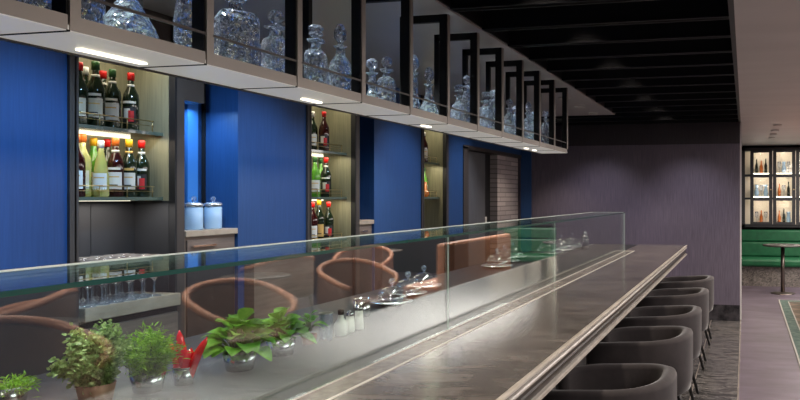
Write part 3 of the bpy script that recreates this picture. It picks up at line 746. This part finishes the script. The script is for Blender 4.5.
for dx_i in range(2):
    for ri, (z, rn) in enumerate(((1.0, 'top'), (.56, 'middle'), (.05, 'bottom'))):
        for k in range(3):
            kd = seq[(ri * 3 + k + dx_i * 4) % 9]
            m_, pr = kinds[kd]
            nm = {'bottle_dark': 'dark bottle', 'bottle_amber': 'amber bottle', 'goblet': 'crystal goblet', 'vase': 'blue glass vase'}[kd]
            pos = ['left', 'centre', 'right'][k]
            o = obj(kd.split('_')[0], MB().lathe([(r * .9, zz * 1.2) for r, zz in pr], 12), m_, None, (xw[dx_i] + .06 + .085 * k, 13.6 + .12, 1.05 + z + .0005))
            tag(o, '%s at the %s of the %s shelf behind the %s far cabinet door' % (nm, pos, rn, ['first', 'second'][dx_i]), 'glassware' if kd in ('goblet', 'vase') else 'bottle', gi)
round_table(0.62, 12.15, .33, 'small round pedestal table in front of the green banquette', z=.82, foot=.20, top=M['dark_top'], cm=M['bronze_base'])

rug = thing('rug', 'green patterned runner with pale border lines on the aisle floor', 'rug', (0.80, 6.0, 0))

obj('field', MB().box(-.14, .14, -5.8, 5.15, .0, .010), M['rug'], rug)
obj('border', MB().box(-.27, -.14, -5.9, 5.3, .0, .010).box(.14, .27, -5.9, 5.3, .0, .010).box(-.14, .14, 5.15, 5.3, .0, .010), M['rug_border'], rug)
obj('border_line', MB().box(-.29, -.27, -5.9, 5.32, .0, .011).box(.27, .29, -5.9, 5.32, .0, .011).box(-.155, -.14, -5.9, 5.15, .002, .012).box(-.27, .27, 5.3, 5.32, .0, .011).box(-.155, .155, 5.14, 5.155, .002, .012), M['rug_line'], rug)

# ------------------------------------------------------------------ herbs on the prep counter
PZ = 1.0155
def pot(t, mat, r=.05, h=.06):
    p = obj('pot', MB().lathe([(r * .75, 0), (r * .8, .004), (r, h), (r * .93, h), (r * .9, h - .008), (0, h - .008)], 24), mat, t)
    obj('soil', MB().lathe([(r * .88, h - .0078), (0, h - .006)], 20), M['soil'], p)
def leaf(mb, p, d, up, L_, W_, droop=.25, fold=.2, seg=5):
    """curved, folded leaf blade"""
    d = d.normalized(); side = d.cross(up)
    if side.length < 1e-3: side = Vector((1, 0, 0))
    side.normalize(); nrm = side.cross(d).normalized()
    vs = []; fs = []
    for i in range(seg + 1):
        t = i / seg
        wd = W_ * math.sin(PI * min(1, t * .93 + .05)) ** .8 * .5
        c = p + d * (L_ * t) - Vector((0, 0, 1)) * (droop * L_ * t * t) + nrm * 0.0
        for s in (-1, -.5, 0, .5, 1):
            q = c + side * (wd * s) + nrm * (abs(s) * wd * fold - (s * s) * wd * .12)
            vs.append(q)
    for i in range(seg):
        for j in range(4):
            a = i * 5 + j; fs.append((a, a + 1, a + 6, a + 5))
    mb.add(vs, fs, True)
def rdir(zmin=-.2, zmax=1):
    while True:
        v = Vector((random.uniform(-1, 1), random.uniform(-1, 1), random.uniform(zmin, zmax)))
        if .1 < v.length < 1: return v.normalized()
def bush(label, loc, rx, hz, n, lw, ll, mat, potmat, z0=.05, feather=False, name='herb_plant', droop=.2):
    t = thing(name, label, 'plant', loc)
    pot(t, potmat)
    fo = MB(); stm = MB()
    nst = 26
    tips = []
    for k in range(nst):
        a = random.uniform(0, 2 * PI); q = random.random() ** .6
        tip = Vector((rx * q * math.cos(a), rx * q * math.sin(a), z0 + hz * (.45 + .55 * (1 - q * q) * random.uniform(.75, 1.0)) * random.uniform(.7, 1.05)))
        b = Vector((.02 * math.cos(a), .02 * math.sin(a), z0 - .01))
        mid = (b + tip) / 2 + Vector((0, 0, .02))
        stm.tube([b, mid, tip], .0016, 5)
        tips.append((b, mid, tip))
    for k in range(n):
        b, mid, tip = random.choice(tips)
        s = random.uniform(.15, 1.05)
        p = b.lerp(mid, s * 2) if s < .5 else mid.lerp(tip, s * 2 - 1)
        jit = .012 if not feather else .010
        p = p + Vector((random.gauss(0, jit), random.gauss(0, jit), random.gauss(0, jit)))
        out = Vector((p.x, p.y, .02)) * (1.0 / max(rx, .01))
        d = (rdir(-.3, 1) + out * .9)
        leaf(fo, p, d, rdir(), ll * random.uniform(.6, 1.2), lw * random.uniform(.7, 1.2), droop, .25, 2 if feather else 3)
    obj('foliage', fo, mat, t); obj('stems', stm, M['stem'], t)
    return t
def W(px, d, k=None):
    """a point on the prep counter seen under image column px at depth d"""
    u = (px - 597) / 700.0; s, c = math.sin(math.radians(11.94)), math.cos(math.radians(11.94))
    return (-s * d + c * u * d, c * d + s * u * d)
x, y = W(96, 2.05); bush('bushy small leaved herb in a clay pot, leftmost on the prep counter', (x, y, PZ),   .082, .20, 3800, .012, .015, M['thyme'], M['pot_clay'], z0=.045)
x, y = W(148, 2.18); bush('feathery light green herb in a steel pot between small leaved herb and chilies', (x, y, PZ), .078, .15, 3400, .004, .024, M['dill'], M['pot_steel'], z0=.045, feather=True)
x, y = W(8, 2.02); bush('feathery herb clump cut off at the lower left corner', (x, y, PZ), .06, .02, 500, .0035, .022, M['dill'], M['pot_steel'], z0=.045, feather=True)
# basil
def basil(label, loc, n, R, H, L_, Wd, seed, potmat):
    random.seed(seed)
    t = thing('basil_plant', label, 'plant', loc)
    pot(t, potmat, .055 if n > 20 else .032, .062 if n > 20 else .04)
    fo = MB(); stm = MB()
    for k in range(n):
        a = 2 * PI * k * .382 + random.uniform(-.3, .3); q = ((k + .5) / n) ** .6
        h = .05 + H * (1 - q * .75) * random.uniform(.75, 1.1)
        b = Vector((R * .25 * q * math.cos(a), R * .25 * q * math.sin(a), .05))
        p = Vector((R * .62 * q * math.cos(a), R * .62 * q * math.sin(a), h))
        stm.tube([b, (b + p) / 2 + Vector((0, 0, .01)), p], .002, 5)
        d = Vector((math.cos(a), math.sin(a), random.uniform(.1, .8) + (1 - q) * 1.3))
        leaf(fo, p, d, Vector((0, 0, 1)) + rdir() * .3, L_ * random.uniform(.75, 1.15), Wd * random.uniform(.8, 1.15), .35 + .35 * q, .35, 7)
    obj('foliage', fo, M['basil'], t); obj('stems', stm, M['stem'], t)
x, y = W(240, 2.45); basil('large leafy basil plant in the middle of the herbs', (x, y, PZ), 60, .135, .130, .085, .058, 5, M['pot_steel'])
x, y = W(281, 2.68); basil('lower leafy basil plant touching the right side of the large one', (x, y, PZ), 44, .11, .10, .075, .052, 14, M['pot_steel'])
x, y = W(309, 2.88); basil('small basil sprig in a clay cup left of the water glass', (x, y, PZ), 12, .035, .08, .06, .032, 9, M['pot_clay'])
random.seed(21)
# chilies standing in a small steel cup
cx_, cy_ = W(184, 2.26)
cup = thing('steel_cup', 'small steel cup holding the red chilies', 'cup', (cx_, cy_, PZ))
obj('cup_body', MB().lathe([(.026, 0), (.028, .004), (.032, .055), (.030, .055), (.026, .006), (0, .005)], 24), M['pot_steel'], cup)
obj('rim', MB().lathe([(.030, .0545), (.0335, .0545), (.0335, .058), (.030, .058), (.030, .0545)], 24), M['chrome'], cup)
for k, (dx, dz, lab) in enumerate(((-.030, .100, 'short red chili leaning furthest left in the steel cup'), (-.012, .13, 'tallest upright red chili with curled tip in the steel cup'), (.020, .085, 'stubby red chili in the middle of the steel cup'), (.058, .112, 'long red chili leaning right over the steel cup rim'))):
    th = thing('red_chili', lab, 'chili pepper', (cx_ + (-.013 + .009 * k), cy_ + .004 * (k % 2), PZ + .012), 0, 'red chilies in the cup')
    pts = []
    for i in range(9):
        q = i / 8
        pts.append(Vector((dx * q ** 1.3 * .98, dx * q * .2 + .004 * math.sin(q * 4 + k), dz * 1.25 * q)))
    mb = MB()
    n0 = len(pts); vs = []; fs = []
    for i, p in enumerate(pts):
        q = i / 8; rr = .0125 * (math.sin(PI * min(1, .2 + q * .75)) ** .6) * (1.25 if k != 2 else 1.35) + .0005
        if i == 8: rr = .0008
        for s in range(10):
            w = 2 * PI * s / 10; vs.append(p + Vector((math.cos(w) * rr, math.sin(w) * rr, 0)))
    for i in range(8):
        for s in range(10): a = i * 10 + s; b = i * 10 + (s + 1) % 10; fs.append((a, b, b + 10, a + 10))
    fs.append(tuple(range(9, -1, -1))); fs.append(tuple(80 + s for s in range(10)))
    mb.add(vs, fs, True)
    obj('pod', mb, M['chili'], th)
    obj('stalk', MB().tube([(0, 0, .002), (0, 0, -.006)], .002, 6), M['stem'], th)

# small table ware beyond the basil
x, y = W(326, 2.95)
wgl = thing('water_glass', 'tall ribbed clear tumbler right of the small basil', 'glass', (x, y, PZ))
obj('tumbler', MB().lathe([(.022, 0), (.026, .004), (.028, .115), (.0262, .115), (.024, .008), (0, .007)], 16, smooth=False), M['crystal_plain'], wgl)
obj('rim', MB().lathe([(.0262, .1145), (.0285, .1145), (.0285, .1168), (.0262, .1168), (.0262, .1145)], 16), M['white_stone'], wgl)
x, y = W(341, 3.05)
oil = thing('sauce_bottle', 'small bottle with black cap and white label before the cloches', 'bottle', (x, y, PZ))
obj('bottle_body', MB().lathe([(.024, 0), (.027, .006), (.027, .055), (.012, .078), (.011, .095)], 18), M['white'], oil)
obj('cap', MB().lathe([(.013, .0), (.014, .022), (0, .024)], 14, (0, 0, .092)), M['cap_black'], oil)
for i, (px, d, lab) in enumerate(((350, 3.12, 'left white salt shaker with metal top'), (359, 3.2, 'right white shaker, taller, with metal top'))):
    x, y = W(px, d)
    s = thing('salt_shaker', lab, 'shaker', (x, y, PZ), 0, 'white shakers on the prep counter')
    obj('shaker_body', MB().lathe([(.019, 0), (.021, .004), (.017, .075 + .012 * i)], 18), M['white'], s)
    obj('shaker_cap', MB().lathe([(.0175, 0), (.016, .012), (.008, .022), (0, .024)], 16, (0, 0, .075 + .012 * i)), M['chrome'], s)
x, y = W(362, 3.55)
tin = thing('steel_canister', 'polished steel canister just left of the nearest cloches', 'canister', (x, y, PZ))
obj('canister_body', MB().lathe([(.040, 0), (.042, .003), (.042, .085), (.039, .085), (.038, .006), (0, .005)], 24), M['chrome'], tin)
obj('rim', MB().lathe([(.039, .0845), (.0445, .0845), (.0445, .090), (.039, .090), (.039, .0845)], 24), M['chrome'], tin)

def cloche(px, d, label, r=.085, dome_h=.07, plate=.11):
    x, y = W(px, d)
    t = thing('cake_stand', label, 'cake stand', (x, y, PZ), 0, 'glass domed stands along the prep counter')
    obj('plate', MB().lathe([(plate * .5, 0), (plate * .55, .004), (plate * .95, .018), (plate, .022), (plate, .026), (0, .024)], 28), M['jar_lid'], t)
    dm = [(r, .0265), (r, .035)] + [(r * math.cos(a), .035 + dome_h * math.sin(a)) for a in [k * PI / 2 / 7 for k in range(1, 8)]]
    c = obj('dome', MB().lathe(dm, 28), M['thin_glass'], t)
    obj('knob', MB().lathe([(.006, .033 + dome_h), (.007, .045 + dome_h)] + [(.018 * math.sin(a), .060 + dome_h - .018 * math.cos(a)) for a in [.4 + 2.7 * k / 7 for k in range(8)]], 16), M['crystal_plain'], c)
    return t
CL = [(392, 3.90, 'domed stand nearest the steel canister, left of the first cluster'), (408, 4.25, 'domed stand in the middle of the first cluster'), (424, 4.62, 'domed stand at the right of the first cluster, before the pane joint'),
      (497, 5.95, 'domed stand at the left of the middle cluster'), (505, 6.40, 'domed stand in the middle of the middle cluster'), (513, 6.85, 'domed stand at the right of the middle cluster'),
      (549, 7.35, 'domed stand at the left of the furthest cluster'), (561, 7.8, 'domed stand in the middle of the furthest cluster'), (572, 8.2, 'domed stand at the right of the furthest cluster')]
for px, d, lab in CL:
    f = 1.0 if d < 5 else 1.2 if d < 7 else 1.45
    cloche(px, d, lab, .085 * f, .075 * f, .115 * f)
x, y = W(585, 8.05)
sh = thing('cocktail_shaker', 'steel cocktail shaker beside the furthest domed stands', 'cocktail shaker', (x, y, PZ))
obj('shaker_body', MB().lathe([(.035, 0), (.040, .005), (.048, .12), (.048, .13)], 24), M['chrome'], sh)
obj('shaker_top', MB().lathe([(.047, .13), (.040, .16), (.022, .18), (.020, .20), (.017, .215), (0, .22)], 24), M['chrome'], sh)

# ------------------------------------------------------------------ downlights
def downlight(x, y, z, label, group, power=60, r=.045, ang=95, color=(1, .86, .70), blend=.6):
    t = thing('downlight', label, 'ceiling light', (x, y, z - .012), 0, group)
    obj('trim_ring', MB().lathe([(r, .004), (r + .012, .0), (r + .012, .0115), (r, .0115), (r, .004)], 24), M['trim_white'], t)
    obj('lens', MB().lathe([(0, .006), (r, .006), (r, .011), (0, .011)], 24), M['lamp'], t)
    ld = bpy.data.lights.new('spot', 'SPOT'); ld.energy = power; ld.spot_size = math.radians(ang); ld.spot_blend = blend
    ld.shadow_soft_size = .06; ld.color = color
    o = bpy.data.objects.new('spot_lamp', ld); col.objects.link(o); o.location = (x, y, z - .03)
    return t
for k, y in enumerate((9.8, 10.55, 11.2, 11.9)):
    downlight(.43, y, CEIL, 'recessed aisle downlight, %s from the camera' % ['first', 'second', 'third', 'fourth'][k], 'recessed aisle lights', 60)
for k, (x, y) in enumerate(((-1.74, 6.68), (-1.74, 7.34), (-1.74, 7.99))):
    downlight(x, y, CEIL, 'recessed light beyond the rack, %s' % ['behind its last bay', 'middle of the three', 'closest to the end wall'][k], 'recessed soffit lights', 30)
for k, (x, y) in enumerate(((-2.5, 3.5), (-2.5, 5.3), (-2.5, 1.7), (-2.45, 8.6))):
    downlight(x, y, CEIL, ['recessed light over the staff side seen between the square decanters', 'recessed light over the staff side further along', 'recessed light over the staff side near the camera', 'added light over the staff side that brightens the stone clad end'][k], 'recessed lights over the staff side', 30)  # last one is unseen, added to brighten the stone cladding
# lamps hidden above the black slats
for k in range(9):
    y = 3.88 + .455 * (2 * k - 6) + .24
    t = downlight(-1.0, y, CEIL + .44, 'dim lamp above the black slats, number %d from the camera end' % (k + 1), 'lamps above the slatted ceiling', 50, ang=60)
    t['label'] = 'dim lamp glowing above the black ceiling slats over the bar'
# dining room lights
for k, (x, y) in enumerate(((1.2, 1.0), (1.2, 3.6), (1.2, 6.2), (3.0, 2.3), (3.0, 4.9), (3.0, 7.5), (3.0, 10.2), (4.8, 4.0), (4.8, 8.0), (1.0, 8.2))):
    t = downlight(x, y, CEIL, 'recessed dining room light', 'recessed dining room lights', 75, ang=120)
    t['label'] = 'recessed warm light over the dining room right of the bar'

for k, (y, e) in enumerate(((0.6, 11), (1.66, 9), (2.62, 5), (3.55, 5), (4.5, 4), (5.24, 4))):
    ld = bpy.data.lights.new('bar_lamp', 'SPOT'); ld.energy = e; ld.spot_size = math.radians(125); ld.spot_blend = .8; ld.shadow_soft_size = .02; ld.color = (1, .9, .74)
    o = bpy.data.objects.new('bar_lamp', ld); col.objects.link(o); o.location = (-1.72, y, 1.985)
for a in xw[:3]:
    for z in (.48, .92, 1.42):
        ld = bpy.data.lights.new('cabinet_lamp', 'POINT'); ld.energy = 1.3; ld.color = (1, .9, .75); ld.shadow_soft_size = .015
        o = bpy.data.objects.new('cabinet_lamp', ld); col.objects.link(o); o.location = (a + .14, 13.6 + .06, 1.05 + z - .03)
def area(name, loc, rot, sx, sy, e, c):
    ld = bpy.data.lights.new(name, 'AREA'); ld.shape = 'RECTANGLE'; ld.size = sx; ld.size_y = sy; ld.energy = e; ld.color = c
    o = bpy.data.objects.new(name, ld); col.objects.link(o); o.location = loc; o.rotation_euler = rot
    return o
# shelf lights in the niches
warm = (1.0, .90, .66)
for (y0, y1, zz) in ((2.69, 3.25, (2.40, 1.945)), (4.48, 5.05, (2.40, 1.945, 1.595)), (6.28, 6.78, (2.40, 1.945))):
    for z in zz:
        area('shelf_lamp', (-3.13, (y0 + y1) / 2, z), (0, math.radians(8), 0), .12, y1 - y0 - .08, 1.0, warm)
area('shelf_lamp', (-3.14, 2.97, 1.59), (0, 0, 0), .15, .4, 1.6, (1, .95, .9))  # extra light added to brighten the wine glasses
# unseen cool spots added to colour the blue panels
for y, e, c in ((0.6, 60, (.30, .60, 1)), (1.5, 60, (.30, .60, 1)), (2.4, 50, (.32, .62, 1)), (3.9, 30, (.55, .74, 1)), (4.8, 16, (.6, .76, 1)), (5.8, 30, (.72, .82, 1)), (7.2, 24, (.85, .88, 1))):
    ld = bpy.data.lights.new('panel_fill', 'SPOT'); ld.energy = e * 1.6; ld.color = c; ld.spot_size = math.radians(70); ld.spot_blend = .9; ld.shadow_soft_size = .03
    o = bpy.data.objects.new('panel_fill', ld); col.objects.link(o); o.location = (-1.95, y, 2.55); o.rotation_euler = (0, math.radians(45), 0)
for x_ in (-1.9, -0.7):
    ld = bpy.data.lights.new('end_wall_fill', 'SPOT'); ld.energy = 36; ld.color = (.90, .84, 1.0); ld.spot_size = math.radians(70); ld.spot_blend = 1; ld.shadow_soft_size = .04  # unseen tinted spots added for the glow on the end wall
    o = bpy.data.objects.new('end_wall_fill', ld); col.objects.link(o); o.location = (x_, 8.1, 2.57); o.rotation_euler = (math.radians(38), 0, 0)
ld = bpy.data.lights.new('recess_fill', 'SPOT'); ld.energy = 40; ld.color = (.5, .72, 1.0); ld.spot_size = math.radians(60); ld.spot_blend = 1; ld.shadow_soft_size = .03  # unseen spot added to brighten the side of the recess
o = bpy.data.objects.new('recess_fill', ld); col.objects.link(o); o.location = (-2.5, 2.7, 2.5)
o.rotation_euler = (Vector((-3.17, 3.755, 1.75)) - o.location).to_track_quat('-Z', 'Y').to_euler()
area('recess_lamp', (-3.17, 3.5, 2.15), (0, 0, 0), .15, .25, 2.2, (.35, .65, 1))
for y in (1.5, 5.5, 9.5, 12.0):
    area('room_fill', (2.6, y, 2.55), (0, 0, 0), 2.6, 2.6, 130, (1, .93, .88))
for a in posts[6:-1]:
    ld = bpy.data.lights.new('decanter_fill', 'SPOT'); ld.energy = 34; ld.spot_size = math.radians(70); ld.spot_blend = .5; ld.shadow_soft_size = .035; ld.color = (.86, .93, 1)  # unseen spots, one per bay, added to brighten the decanters
    o = bpy.data.objects.new('decanter_fill', ld); col.objects.link(o); o.location = (-1.72, a + .2, 2.57); o.rotation_euler = (0, math.radians(8), 0)

w = bpy.data.worlds.new('World'); sc.world = w; w.use_nodes = True
w.node_tree.nodes['Background'].inputs['Color'].default_value = (.5, .5, .6, 1)
w.node_tree.nodes['Background'].inputs['Strength'].default_value = 0.05

# ------------------------------------------------------------------ camera
cd = bpy.data.cameras.new('Camera'); cam = bpy.data.objects.new('Camera', cd); col.objects.link(cam)
cd.sensor_width = 36; cd.lens = 31.5; cd.shift_x = -197 / 800; cd.shift_y = -3 / 800; cd.clip_start = .02
cam.location = (0, 0, 1.62); cam.rotation_euler = (PI / 2, 0, math.radians(11.94))
sc.camera = cam
sc.view_settings.view_transform = 'Standard'; sc.view_settings.look = 'None'; sc.view_settings.gamma = 1
sc.view_settings.use_curve_mapping = False
sc.view_settings.exposure = 0.5
